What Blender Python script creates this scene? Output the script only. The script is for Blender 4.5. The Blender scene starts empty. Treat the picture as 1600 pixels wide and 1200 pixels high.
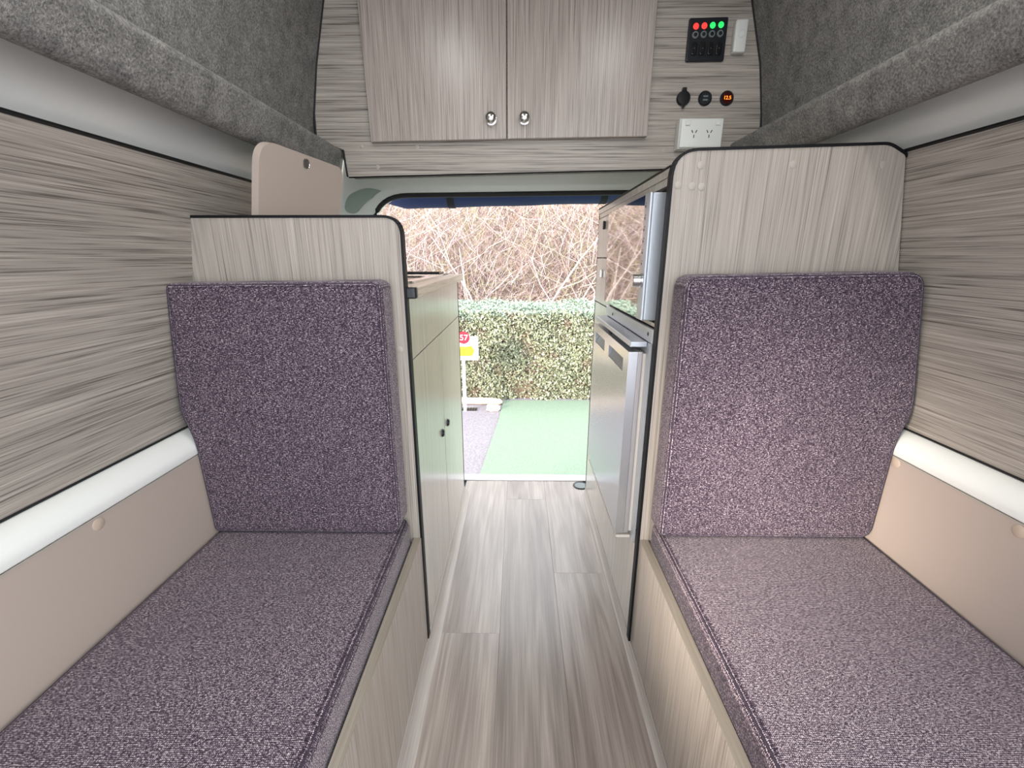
import bpy, bmesh, math, random
from mathutils import Vector, Matrix
random.seed(7)
scene = bpy.context.scene
C = scene.collection
PI = math.pi

# ------------------------------------------------------------------ camera, world, light, exposure
F = 685.0
pitch = math.atan(197 / F)
yaw = 11 / (F / math.cos(pitch))
cam_d = bpy.data.cameras.new('camera'); cam = bpy.data.objects.new('camera', cam_d); C.objects.link(cam)
cam_d.sensor_width = 36; cam_d.lens = 36 * F / 1600; cam_d.clip_start = 0.02; cam_d.clip_end = 200
cam.location = (0, 0, 1.0)
cam.rotation_euler = (PI / 2 - pitch, 0, yaw)
scene.camera = cam

w = bpy.data.worlds.new('world'); scene.world = w; w.use_nodes = True
bg = w.node_tree.nodes['Background']
bg.inputs[0].default_value = (0.90, 0.95, 1.0, 1); bg.inputs[1].default_value = 4.8
sun_d = bpy.data.lights.new('sun', 'SUN'); sun = bpy.data.objects.new('sun', sun_d); C.objects.link(sun)
sun_d.energy = 10.0; sun_d.angle = 0.26; sun_d.color = (1, .88, .76)
sun.rotation_euler = Vector((1.24, 1.10, -.44)).to_track_quat('-Z', 'Y').to_euler()
vs = scene.view_settings
vs.view_transform = 'Standard'; vs.look = 'None'; vs.gamma = 1; vs.use_curve_mapping = False
vs.exposure = 0.0

# ------------------------------------------------------------------ helpers
def lin(r, g, b):
    f = lambda c: (c / 255) / 12.92 if c / 255 <= .04045 else (((c / 255) + .055) / 1.055) ** 2.4
    return (f(r), f(g), f(b), 1)

def tag(o, label=None, cat=None, group=None, kind=None):
    if label: o['label'] = label
    if cat: o['category'] = cat
    if group: o['group'] = group
    if kind: o['kind'] = kind
    return o

def thing(name, loc, label, cat, group=None, kind=None):
    o = bpy.data.objects.new(name, None); C.objects.link(o)
    o.location = loc; o.empty_display_size = .05
    return tag(o, label, cat, group, kind)

def root_of(o):
    while o.parent: o = o.parent
    return o

def obj(name, bm, mat, parent=None, origin=None, smooth=False, mats=None):
    """bm is in world coordinates"""
    off = Vector(root_of(parent).location) if parent else Vector(origin or (0, 0, 0))
    bmesh.ops.translate(bm, verts=bm.verts, vec=-off)
    bmesh.ops.recalc_face_normals(bm, faces=bm.faces)
    me = bpy.data.meshes.new(name); bm.to_mesh(me); bm.free()
    if smooth:
        for p in me.polygons: p.use_smooth = True
        me.set_sharp_from_angle(angle=math.radians(smooth if smooth > 1 else 40))
    for m in (mats or [mat]): me.materials.append(m)
    o = bpy.data.objects.new(name, me); C.objects.link(o)
    if parent: o.parent = parent
    else: o.location = off
    return o

def box(bm, x0, x1, y0, y1, z0, z1, bev=0, seg=2):
    x0, x1 = min(x0, x1), max(x0, x1); y0, y1 = min(y0, y1), max(y0, y1); z0, z1 = min(z0, z1), max(z0, z1)
    v = [bm.verts.new(p) for p in ((x0, y0, z0), (x1, y0, z0), (x1, y1, z0), (x0, y1, z0), (x0, y0, z1), (x1, y0, z1), (x1, y1, z1), (x0, y1, z1))]
    fs = [bm.faces.new([v[i] for i in q]) for q in ((3, 2, 1, 0), (4, 5, 6, 7), (0, 1, 5, 4), (1, 2, 6, 5), (2, 3, 7, 6), (3, 0, 4, 7))]
    if bev:
        es = list({e for f in fs for e in f.edges})
        bmesh.ops.bevel(bm, geom=es, offset=bev, segments=seg, profile=.5, affect='EDGES')
    return bm

def bx(*a, **k): return box(bmesh.new(), *a, **k)

def prism(bm, pts, axis, a, b, bev=0, seg=2):
    """pts: 2D outline; axis 'Y': pts are (x,z) extruded from y=a to y=b; 'X': (y,z); 'Z': (x,y)"""
    mk = {'Y': lambda p, t: (p[0], t, p[1]), 'X': lambda p, t: (t, p[0], p[1]), 'Z': lambda p, t: (p[0], p[1], t)}[axis]
    A = [bm.verts.new(mk(p, a)) for p in pts]; B = [bm.verts.new(mk(p, b)) for p in pts]
    n = len(pts)
    fa = bm.faces.new(A); fb = bm.faces.new(B[::-1])
    fs = [fa, fb]
    for i in range(n): fs.append(bm.faces.new([A[i], B[i], B[(i + 1) % n], A[(i + 1) % n]]))
    bmesh.ops.recalc_face_normals(bm, faces=fs)
    if bev:
        es = list(fa.edges) + list(fb.edges)
        bmesh.ops.bevel(bm, geom=es, offset=bev, segments=seg, profile=.5, affect='EDGES')
    return bm

def rounded(pts, rad, seg=6):
    """round the corners of a polygon; rad: number or list per corner"""
    out = []; n = len(pts)
    for i in range(n):
        r = rad[i] if isinstance(rad, (list, tuple)) else rad
        p = Vector(pts[i]); a = Vector(pts[i - 1]); b = Vector(pts[(i + 1) % n])
        if r <= 0: out.append(tuple(p)); continue
        u = (a - p); v = (b - p)
        r_ = min(r, u.length * .49, v.length * .49)
        p0 = p + u.normalized() * r_; p1 = p + v.normalized() * r_
        for k in range(seg + 1):
            t = k / seg
            q = p0 * (1 - t) ** 2 + p * 2 * t * (1 - t) + p1 * t * t
            out.append(tuple(q))
    return out

def tube(bm, pts, r, n=6, closed=False, caps=True):
    P = [Vector(p) for p in pts]; rings = []
    m = len(P)
    for i in range(m):
        if closed: d = P[(i + 1) % m] - P[i - 1]
        else: d = (P[min(i + 1, m - 1)] - P[max(i - 1, 0)])
        d.normalize()
        up = Vector((0, 0, 1)) if abs(d.z) < .9 else Vector((1, 0, 0))
        s = d.cross(up).normalized(); t = s.cross(d)
        rr = r[i] if isinstance(r, (list, tuple)) else r
        rings.append([bm.verts.new(P[i] + (s * math.cos(2 * PI * k / n) + t * math.sin(2 * PI * k / n)) * rr) for k in range(n)])
    for i in range(m if closed else m - 1):
        A, B = rings[i], rings[(i + 1) % m]
        for k in range(n): bm.faces.new([A[k], A[(k + 1) % n], B[(k + 1) % n], B[k]])
    if caps and not closed: bm.faces.new(rings[0][::-1]); bm.faces.new(rings[-1])
    return bm

def lathe(bm, prof, origin, axis, n=24):
    """prof: list of (radius, distance along axis); closed with caps"""
    ax = Vector(axis).normalized(); o = Vector(origin)
    up = Vector((0, 0, 1)) if abs(ax.z) < .9 else Vector((1, 0, 0))
    s = ax.cross(up).normalized(); t = s.cross(ax)
    rings = []
    for r, h in prof:
        if r < 1e-6: rings.append([bm.verts.new(o + ax * h)]); continue
        rings.append([bm.verts.new(o + ax * h + (s * math.cos(2 * PI * k / n) + t * math.sin(2 * PI * k / n)) * r) for k in range(n)])
    for A, B in zip(rings, rings[1:]):
        if len(A) == 1 and len(B) == 1: continue
        for k in range(n):
            if len(A) == 1: bm.faces.new([A[0], B[(k + 1) % n], B[k]])
            elif len(B) == 1: bm.faces.new([A[k], A[(k + 1) % n], B[0]])
            else: bm.faces.new([A[k], A[(k + 1) % n], B[(k + 1) % n], B[k]])
    if len(rings[0]) > 1: bm.faces.new(rings[0][::-1])
    if len(rings[-1]) > 1: bm.faces.new(rings[-1])
    return bm

def holed(bm, outer, hole, y0, y1):
    """plate in XZ with one hole (same number of points on both loops not needed)"""
    loops = []
    for pts in (outer, hole):
        A = [bm.verts.new((p[0], y0, p[1])) for p in pts]; B = [bm.verts.new((p[0], y1, p[1])) for p in pts]
        loops.append((A, B)); n = len(pts)
        for i in range(n): bm.faces.new([A[i], B[i], B[(i + 1) % n], A[(i + 1) % n]])
    for side in (0, 1):
        es = []
        for L in loops:
            vs_ = L[side]
            for i in range(len(vs_)):
                e = bm.edges.get((vs_[i], vs_[(i + 1) % len(vs_)])); es.append(e)
        bmesh.ops.triangle_fill(bm, use_beauty=True, use_dissolve=False, edges=es)
    return bm

def text_bm(body, size, origin, facing='-Y', depth=.0004, stretch=1.0):
    cu = bpy.data.curves.new('txt', 'FONT'); cu.body = body; cu.size = size; cu.align_x = 'CENTER'; cu.align_y = 'CENTER'; cu.extrude = depth
    o = bpy.data.objects.new('txt', cu); C.objects.link(o)
    dg = bpy.context.evaluated_depsgraph_get()
    me = bpy.data.meshes.new_from_object(o.evaluated_get(dg))
    bm = bmesh.new(); bm.from_mesh(me)
    C.objects.unlink(o); bpy.data.objects.remove(o); bpy.data.meshes.remove(me)
    bmesh.ops.scale(bm, verts=bm.verts, vec=(stretch, 1, 1))
    R = Matrix.Rotation(PI / 2, 3, 'X')
    if facing == '-X': R = Matrix.Rotation(-PI / 2, 3, 'Z') @ R
    bmesh.ops.rotate(bm, verts=bm.verts, cent=(0, 0, 0), matrix=R)
    bmesh.ops.translate(bm, verts=bm.verts, vec=origin)
    return bm

# ------------------------------------------------------------------ materials
def newmat(name):
    m = bpy.data.materials.new(name); m.use_nodes = True
    nt = m.node_tree; return m, nt, nt.nodes, nt.links, nt.nodes['Principled BSDF']

def plain(name, col, rough=.5, metal=0, spec=.5, emit=None, estr=0, coat=0):
    m, nt, N, L, B = newmat(name)
    B.inputs['Base Color'].default_value = col; B.inputs['Roughness'].default_value = rough
    B.inputs['Metallic'].default_value = metal; B.inputs['Specular IOR Level'].default_value = spec
    B.inputs['Coat Weight'].default_value = coat
    if emit: B.inputs['Emission Color'].default_value = emit; B.inputs['Emission Strength'].default_value = estr
    if metal > .2: return m
    # faint surface mottling so that nothing is a perfectly flat colour
    g = N.new('ShaderNodeNewGeometry'); n = N.new('ShaderNodeTexNoise'); n.inputs['Scale'].default_value = 60; n.inputs['Detail'].default_value = 3
    L.new(g.outputs['Position'], n.inputs['Vector'])
    r = N.new('ShaderNodeMapRange'); r.inputs['To Min'].default_value = max(0, rough - .05); r.inputs['To Max'].default_value = min(1, rough + .05)
    L.new(n.outputs['Fac'], r.inputs['Value']); L.new(r.outputs['Result'], B.inputs['Roughness'])
    return m

def mapped(N, L, scale, rnd=False):
    g = N.new('ShaderNodeNewGeometry'); mp = N.new('ShaderNodeMapping'); mp.inputs['Scale'].default_value = scale
    L.new(g.outputs['Position'], mp.inputs['Vector'])
    if rnd:
        oi = N.new('ShaderNodeObjectInfo'); mu = N.new('ShaderNodeMath'); mu.operation = 'MULTIPLY'; mu.inputs[1].default_value = 37
        L.new(oi.outputs['Random'], mu.inputs[0]); cb = N.new('ShaderNodeCombineXYZ')
        for i in range(3): L.new(mu.outputs[0], cb.inputs[i])
        L.new(cb.outputs[0], mp.inputs['Location'])
    return mp

def ramp(N, stops):
    r = N.new('ShaderNodeValToRGB'); e = r.color_ramp.elements
    while len(e) < len(stops): e.new(.5)
    for el, (p, c) in zip(e, stops): el.position = p; el.color = c
    return r

def laminate(name, axis, dark, mid, light, rough=.42, across=330, along=4.0, spec=.4, contrast=1.0):
    m, nt, N, L, B = newmat(name)
    ai = 'XYZ'.index(axis)
    ns = []
    for ka, kl, det in ((1, 1, 2), (2.3, 2.0, 2), (.10, .35, 2)):
        sc = [across * ka] * 3; sc[ai] = along * kl
        mp = mapped(N, L, sc); n = N.new('ShaderNodeTexNoise'); n.inputs['Scale'].default_value = 1; n.inputs['Detail'].default_value = det
        n.inputs['Roughness'].default_value = .55
        L.new(mp.outputs[0], n.inputs['Vector']); ns.append(n)
    a = N.new('ShaderNodeMix'); a.data_type = 'FLOAT'; a.inputs['Factor'].default_value = .42
    L.new(ns[0].outputs['Fac'], a.inputs['A']); L.new(ns[1].outputs['Fac'], a.inputs['B'])
    b = N.new('ShaderNodeMix'); b.data_type = 'FLOAT'; b.inputs['Factor'].default_value = .10
    L.new(a.outputs['Result'], b.inputs['A']); L.new(ns[2].outputs['Fac'], b.inputs['B'])
    k = 1 / contrast
    r = ramp(N, [(.5 - .13 * k, dark), (.5 - .015 * k, mid), (.5 + .03 * k, mid), (.5 + .12 * k, light)])
    L.new(b.outputs['Result'], r.inputs['Fac']); L.new(r.outputs['Color'], B.inputs['Base Color'])
    B.inputs['Roughness'].default_value = rough; B.inputs['Specular IOR Level'].default_value = spec
    bp = N.new('ShaderNodeBump'); bp.inputs['Strength'].default_value = .05; bp.inputs['Distance'].default_value = .001
    L.new(a.outputs['Result'], bp.inputs['Height']); L.new(bp.outputs['Normal'], B.inputs['Normal'])
    return m

LD, LM, LL = lin(96, 89, 84), lin(166, 158, 149), lin(190, 183, 173)
M = {}
M['lam_y'] = laminate('laminate_grain_along_wall', 'Y', LD, LM, LL)
M['lam_x'] = laminate('laminate_grain_across', 'X', LD, LM, LL)
M['lam_z'] = laminate('laminate_grain_upright', 'Z', LD, LM, LL, contrast=.72, across=460)
M['lam_fine'] = laminate('laminate_fine_sheen', 'Z', lin(172, 165, 156), lin(194, 188, 179), lin(206, 200, 191), rough=.2, across=420, spec=.6)  # same laminate, paler: reflected daylight put into the base colour
M['lam_door'] = laminate('laminate_cupboard_door', 'Z', lin(120, 109, 102), lin(174, 163, 155), lin(194, 185, 176), rough=.3, across=380, spec=.5)
M['lam_bench'] = laminate('laminate_bench_front', 'Z', lin(132, 122, 113), lin(170, 161, 152), lin(186, 178, 169), rough=.35, across=330, spec=.4)
M['edge_tan'] = laminate('laminate_edge_strip', 'Y', lin(140, 131, 118), lin(154, 145, 132), lin(166, 157, 144), across=200)
M['worktop'] = laminate('worktop_laminate', 'Y', lin(186, 176, 158), lin(206, 197, 180), lin(220, 212, 196), rough=.25, across=120, spec=.5)
M['black_edge'] = plain('black_edge_trim', lin(14, 14, 17), .5, spec=.25)
M['rubber'] = plain('black_rubber', lin(20, 21, 22), .6)
M['white_metal'] = plain('white_painted_metal', lin(234, 236, 232), .3, spec=.5)
M['frame_paint'] = plain('pale_green_white_paint', lin(236, 238, 233), .3, spec=.5)
M['frame_recess'] = plain('grey_green_plastic', lin(160, 174, 166), .5)
M['tan_board'] = plain('tan_vinyl_board', lin(180, 166, 156), .5)
M['tan_cap'] = plain('tan_screw_cap', lin(190, 172, 156), .45)
M['grey_cap'] = plain('grey_screw_cap', lin(172, 165, 156), .45)
M['steel'] = plain('brushed_silver', lin(190, 192, 195), .25, metal=.7)
M['silver_paint'] = plain('silver_painted_plastic', lin(188, 194, 202), .32, metal=.35)
M['silver_side'] = plain('silver_grey_side', lin(172, 168, 170), .35, metal=.3)
M['white_plastic'] = plain('white_plastic', lin(225, 227, 222), .35)
M['gasket'] = plain('pale_gasket', lin(200, 194, 186), .6)
M['black_plastic'] = plain('black_plastic', lin(20, 24, 30), .35)
M['black_deep'] = plain('deep_black_plastic', lin(10, 11, 14), .3)
M['grey_plastic'] = plain('grey_plastic', lin(112, 122, 122), .4)
M['mirror_glass'] = plain('dark_mirror_glass', lin(190, 185, 180), .03, metal=1.0)
M['hob_black'] = plain('black_enamel', lin(24, 26, 30), .2)
M['chrome'] = plain('satin_chrome', lin(225, 225, 222), .18, metal=1.0)
M['blue_cloth'] = plain('navy_blue_cloth', lin(28, 48, 92), .7)
M['strap'] = plain('black_webbing', lin(15, 17, 24), .8)
M['led_red'] = plain('red_indicator', lin(200, 20, 20), .4, emit=(1, .05, .04, 1), estr=1.3)
M['led_green'] = plain('green_indicator', lin(20, 190, 60), .4, emit=(.03, .9, .18, 1), estr=1.0)
M['led_orange'] = plain('orange_digits', lin(255, 120, 20), .4, emit=(1, .25, .02, 1), estr=2.2)
M['dark_red'] = plain('dark_red_window', lin(60, 14, 12), .2)
M['slot'] = plain('socket_slot', lin(50, 48, 45), .6)
M['sign_white'] = plain('sign_white', lin(240, 240, 245), .4)
M['sign_red'] = plain('sign_red', lin(205, 30, 50), .4)
M['sign_yellow'] = plain('sign_yellow', lin(240, 205, 40), .4)
M['sign_orange'] = plain('sign_orange', lin(220, 150, 40), .4)
M['diffuser'] = plain('lamp_diffuser', (1, 1, 1, 1), .5, emit=(1, .96, .9, 1), estr=3)

def fabric():
    m, nt, N, L, B = newmat('woven_upholstery')
    # broken dashes of light and dark yarn
    mp = mapped(N, L, (200, 520, 520)); n1 = N.new('ShaderNodeTexNoise'); n1.inputs['Scale'].default_value = 1; n1.inputs['Detail'].default_value = 2
    L.new(mp.outputs[0], n1.inputs['Vector'])
    # individual stitches
    mp2 = mapped(N, L, (430, 430, 430)); v = N.new('ShaderNodeTexVoronoi'); v.inputs['Scale'].default_value = 1; v.inputs['Randomness'].default_value = .35
    L.new(mp2.outputs[0], v.inputs['Vector'])
    mp3 = mapped(N, L, (60, 60, 60)); n3 = N.new('ShaderNodeTexNoise'); n3.inputs['Scale'].default_value = 1; n3.inputs['Detail'].default_value = 3
    L.new(mp3.outputs[0], n3.inputs['Vector'])
    inv = N.new('ShaderNodeMapRange'); inv.inputs['From Min'].default_value = .15; inv.inputs['From Max'].default_value = .7; inv.inputs['To Min'].default_value = 1; inv.inputs['To Max'].default_value = 0
    L.new(v.outputs['Distance'], inv.inputs['Value'])
    a = N.new('ShaderNodeMix'); a.data_type = 'FLOAT'; a.inputs['Factor'].default_value = .38
    L.new(n1.outputs['Fac'], a.inputs['A']); L.new(inv.outputs['Result'], a.inputs['B'])
    b = N.new('ShaderNodeMix'); b.data_type = 'FLOAT'; b.inputs['Factor'].default_value = .08
    L.new(a.outputs['Result'], b.inputs['A']); L.new(n3.outputs['Fac'], b.inputs['B'])
    r = ramp(N, [(.34, lin(34, 27, 39)), (.49, lin(92, 78, 91)), (.60, lin(152, 137, 146)), (.71, lin(232, 222, 224))])
    L.new(b.outputs['Result'], r.inputs['Fac']); L.new(r.outputs['Color'], B.inputs['Base Color'])
    B.inputs['Roughness'].default_value = .95; B.inputs['Specular IOR Level'].default_value = .15
    B.inputs['Sheen Weight'].default_value = .15
    bp = N.new('ShaderNodeBump'); bp.inputs['Strength'].default_value = .5; bp.inputs['Distance'].default_value = .0012
    L.new(a.outputs['Result'], bp.inputs['Height']); L.new(bp.outputs['Normal'], B.inputs['Normal'])
    return m
M['fabric'] = fabric()
M['thread'] = plain('dark_seam_thread', lin(58, 50, 64), .9)

def carpet():
    m, nt, N, L, B = newmat('grey_lining_carpet')
    mp = mapped(N, L, (260, 260, 260)); n1 = N.new('ShaderNodeTexNoise'); n1.inputs['Scale'].default_value = 1; n1.inputs['Detail'].default_value = 4; n1.inputs['Roughness'].default_value = .7
    L.new(mp.outputs[0], n1.inputs['Vector'])
    mp2 = mapped(N, L, (30, 30, 30)); n2 = N.new('ShaderNodeTexNoise'); n2.inputs['Scale'].default_value = 1; n2.inputs['Detail'].default_value = 3
    L.new(mp2.outputs[0], n2.inputs['Vector'])
    a = N.new('ShaderNodeMix'); a.data_type = 'FLOAT'; a.inputs['Factor'].default_value = .25
    L.new(n1.outputs['Fac'], a.inputs['A']); L.new(n2.outputs['Fac'], a.inputs['B'])
    r = ramp(N, [(.34, lin(90, 90, 89)), (.5, lin(136, 135, 132)), (.66, lin(178, 175, 170))])
    L.new(a.outputs['Result'], r.inputs['Fac']); L.new(r.outputs['Color'], B.inputs['Base Color'])
    B.inputs['Roughness'].default_value = 1; B.inputs['Specular IOR Level'].default_value = .1
    bp = N.new('ShaderNodeBump'); bp.inputs['Strength'].default_value = .9; bp.inputs['Distance'].default_value = .004
    L.new(n1.outputs['Fac'], bp.inputs['Height']); L.new(bp.outputs['Normal'], B.inputs['Normal'])
    return m
M['carpet'] = carpet()

def planks():
    m, nt, N, L, B = newmat('vinyl_oak_plank')
    # broad cathedral figure: distorted bands stretched along the plank
    mp = mapped(N, L, (9, .55, 1), rnd=True); n = N.new('ShaderNodeTexNoise'); n.inputs['Scale'].default_value = 1; n.inputs['Detail'].default_value = 3
    L.new(mp.outputs[0], n.inputs['Vector'])
    ad = N.new('ShaderNodeMath'); ad.operation = 'MULTIPLY'; ad.inputs[1].default_value = 70; L.new(n.outputs['Fac'], ad.inputs[0])
    si = N.new('ShaderNodeMath'); si.operation = 'SINE'; L.new(ad.outputs[0], si.inputs[0])
    s2 = N.new('ShaderNodeMapRange'); s2.inputs['From Min'].default_value = -1; L.new(si.outputs[0], s2.inputs['Value'])
    mp2 = mapped(N, L, (300, 6, 1), rnd=True); n2 = N.new('ShaderNodeTexNoise'); n2.inputs['Scale'].default_value = 1; n2.inputs['Detail'].default_value = 4
    L.new(mp2.outputs[0], n2.inputs['Vector'])
    mp3 = mapped(N, L, (14, .8, 1), rnd=True); n3 = N.new('ShaderNodeTexNoise'); n3.inputs['Scale'].default_value = 1; n3.inputs['Detail'].default_value = 1
    L.new(mp3.outputs[0], n3.inputs['Vector'])
    a = N.new('ShaderNodeMix'); a.data_type = 'FLOAT'; a.inputs['Factor'].default_value = .78
    L.new(s2.outputs['Result'], a.inputs['A']); L.new(n2.outputs['Fac'], a.inputs['B'])
    b = N.new('ShaderNodeMix'); b.data_type = 'FLOAT'; b.inputs['Factor'].default_value = .55
    L.new(a.outputs['Result'], b.inputs['A']); L.new(n3.outputs['Fac'], b.inputs['B'])
    r = ramp(N, [(.28, lin(116, 104, 97)), (.5, lin(153, 142, 135)), (.72, lin(188, 177, 168))])
    L.new(b.outputs['Result'], r.inputs['Fac'])
    oi = N.new('ShaderNodeObjectInfo'); hs = N.new('ShaderNodeHueSaturation'); mr = N.new('ShaderNodeMapRange')
    mr.inputs['To Min'].default_value = .85; mr.inputs['To Max'].default_value = 1.12
    L.new(oi.outputs['Random'], mr.inputs['Value']); L.new(mr.outputs['Result'], hs.inputs['Value']); L.new(r.outputs['Color'], hs.inputs['Color'])
    L.new(hs.outputs['Color'], B.inputs['Base Color'])
    B.inputs['Roughness'].default_value = .27; B.inputs['Specular IOR Level'].default_value = .7
    bp = N.new('ShaderNodeBump'); bp.inputs['Strength'].default_value = .08; bp.inputs['Distance'].default_value = .001
    L.new(n2.outputs['Fac'], bp.inputs['Height']); L.new(bp.outputs['Normal'], B.inputs['Normal'])
    return m
M['plank'] = planks()
M['cove'] = laminate('vinyl_cove', 'Y', lin(168, 160, 154), lin(182, 174, 168), lin(194, 187, 181), rough=.35, across=120)

def rough_ground(name, c0, c1, scale, bump=.4, rough=.9, c2=None):
    m, nt, N, L, B = newmat(name)
    mp = mapped(N, L, (scale,) * 3); n = N.new('ShaderNodeTexNoise'); n.inputs['Scale'].default_value = 1; n.inputs['Detail'].default_value = 5; n.inputs['Roughness'].default_value = .7
    L.new(mp.outputs[0], n.inputs['Vector'])
    st = [(.32, c0), (.68, c1)] if c2 is None else [(.3, c0), (.5, c1), (.7, c2)]
    r = ramp(N, st); L.new(n.outputs['Fac'], r.inputs['Fac']); L.new(r.outputs['Color'], B.inputs['Base Color'])
    B.inputs['Roughness'].default_value = rough; B.inputs['Specular IOR Level'].default_value = .2
    bp = N.new('ShaderNodeBump'); bp.inputs['Strength'].default_value = bump; bp.inputs['Distance'].default_value = .01
    L.new(n.outputs['Fac'], bp.inputs['Height']); L.new(bp.outputs['Normal'], B.inputs['Normal'])
    return m
M['turf'] = rough_ground('green_turf_mat', lin(108, 126, 108), lin(134, 150, 134), 90, .3)
M['gravel'] = rough_ground('grey_gravel', lin(112, 108, 114), lin(148, 143, 150), 70, .6)
M['stone'] = rough_ground('pale_stone', lin(170, 152, 138), lin(205, 192, 178), 20, .5)
M['bank'] = rough_ground('dry_straw_bank', lin(138, 102, 96), lin(172, 146, 138), 5, .8, c2=lin(148, 146, 104))
M['dirt'] = rough_ground('bare_soil', lin(90, 74, 62), lin(130, 110, 96), 20, .5)

def island_mat(name, cols, rough=.6, trans=0):
    m, nt, N, L, B = newmat(name)
    g = N.new('ShaderNodeNewGeometry')
    k = len(cols); r = ramp(N, [(i / (k - 1), c) for i, c in enumerate(cols)])
    L.new(g.outputs['Random Per Island'], r.inputs['Fac']); L.new(r.outputs['Color'], B.inputs['Base Color'])
    B.inputs['Roughness'].default_value = rough; B.inputs['Specular IOR Level'].default_value = .35
    return m
def hedge_leaf(name, cols, brown):
    m = island_mat(name, cols, .45); nt = m.node_tree; N, L = nt.nodes, nt.links; B = N['Principled BSDF']
    src = B.inputs['Base Color'].links[0].from_socket
    mp = mapped(N, L, (5, 5, 6)); n = N.new('ShaderNodeTexNoise'); n.inputs['Scale'].default_value = 1; n.inputs['Detail'].default_value = 4
    L.new(mp.outputs[0], n.inputs['Vector']); mr = N.new('ShaderNodeMapRange'); mr.inputs['From Min'].default_value = .54; mr.inputs['From Max'].default_value = .70
    L.new(n.outputs['Fac'], mr.inputs['Value']); mx = N.new('ShaderNodeMix'); mx.data_type = 'RGBA'
    mu = N.new('ShaderNodeMath'); mu.operation = 'MULTIPLY'; mu.inputs[1].default_value = .7; L.new(mr.outputs['Result'], mu.inputs[0])
    L.new(mu.outputs[0], mx.inputs['Factor']); L.new(src, mx.inputs['A']); mx.inputs['B'].default_value = brown
    L.new(mx.outputs['Result'], B.inputs['Base Color']); return m
M['leaf'] = hedge_leaf('hedge_leaves', [lin(48, 52, 40), lin(96, 100, 76), lin(132, 136, 108), lin(166, 168, 138), lin(112, 122, 96), lin(196, 198, 176), lin(84, 66, 60)], lin(112, 88, 78))
M['leaf_sky_sheen'] = island_mat('hedge_top_sky_sheen', [lin(120, 140, 120), lin(150, 168, 152), lin(170, 186, 174)], .45)  # sky reflection on the hedge top, put into the leaf colour
M['twig'] = island_mat('bare_twigs', [lin(84, 66, 68), lin(156, 134, 134), lin(200, 188, 190), lin(132, 106, 94), lin(146, 144, 108), lin(206, 196, 196)], .8)
M['bark'] = rough_ground('pale_bark', lin(176, 162, 156), lin(206, 196, 192), 30, .5)

# ------------------------------------------------------------------ the van shell
YB, YF = -1.15, 1.86           # shell runs from behind the camera to the rear frame
FL = thing('floor', (0, 0, 0), 'grey oak vinyl plank floor of the narrow aisle', 'floor', kind='structure')
obj('floor_base', bx(-.80, .92, YB, YF, -.05, -.006), M['rubber'], FL)
def plank(x0, x1, y0, y1):
    g = .00015
    obj('plank', bx(x0 + g, x1 - g, y0 + g, y1 - g, -.006, 0, bev=.0004, seg=1), M['plank'], FL)
for x0, x1, cuts in ((-.24, -.050, (YB, -.24, .976, YF)), (-.050, .119, (YB, .46, 1.68, YF)), (.119, .30, (YB, .0, 1.222, YF))):
    for a, b in zip(cuts, cuts[1:]): plank(x0, x1, a, b)

def cove(name, xw, xf, label):
    pts = [(xw, 0.0005)]
    for k in range(9):
        t = k / 8 * PI / 2
        pts.append((xf + (xw - xf) * math.sin(t) * .92, .0005 + .033 * (1 - math.cos(t))))
    pts.append((xw, .034))
    bm = prism(bmesh.new(), pts, 'Y', YB + .02, 1.735)
    tag(obj(name, bm, M['cove'], origin=(xf, .4, 0), smooth=35), label, 'trim', kind='structure')
cove('trim_1', -.2375, -.210, 'curved grey vinyl cove along the foot of the left cupboards')
cove('trim_2', .2965, .286, 'curved grey vinyl cove along the foot of the right cupboards')

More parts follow.
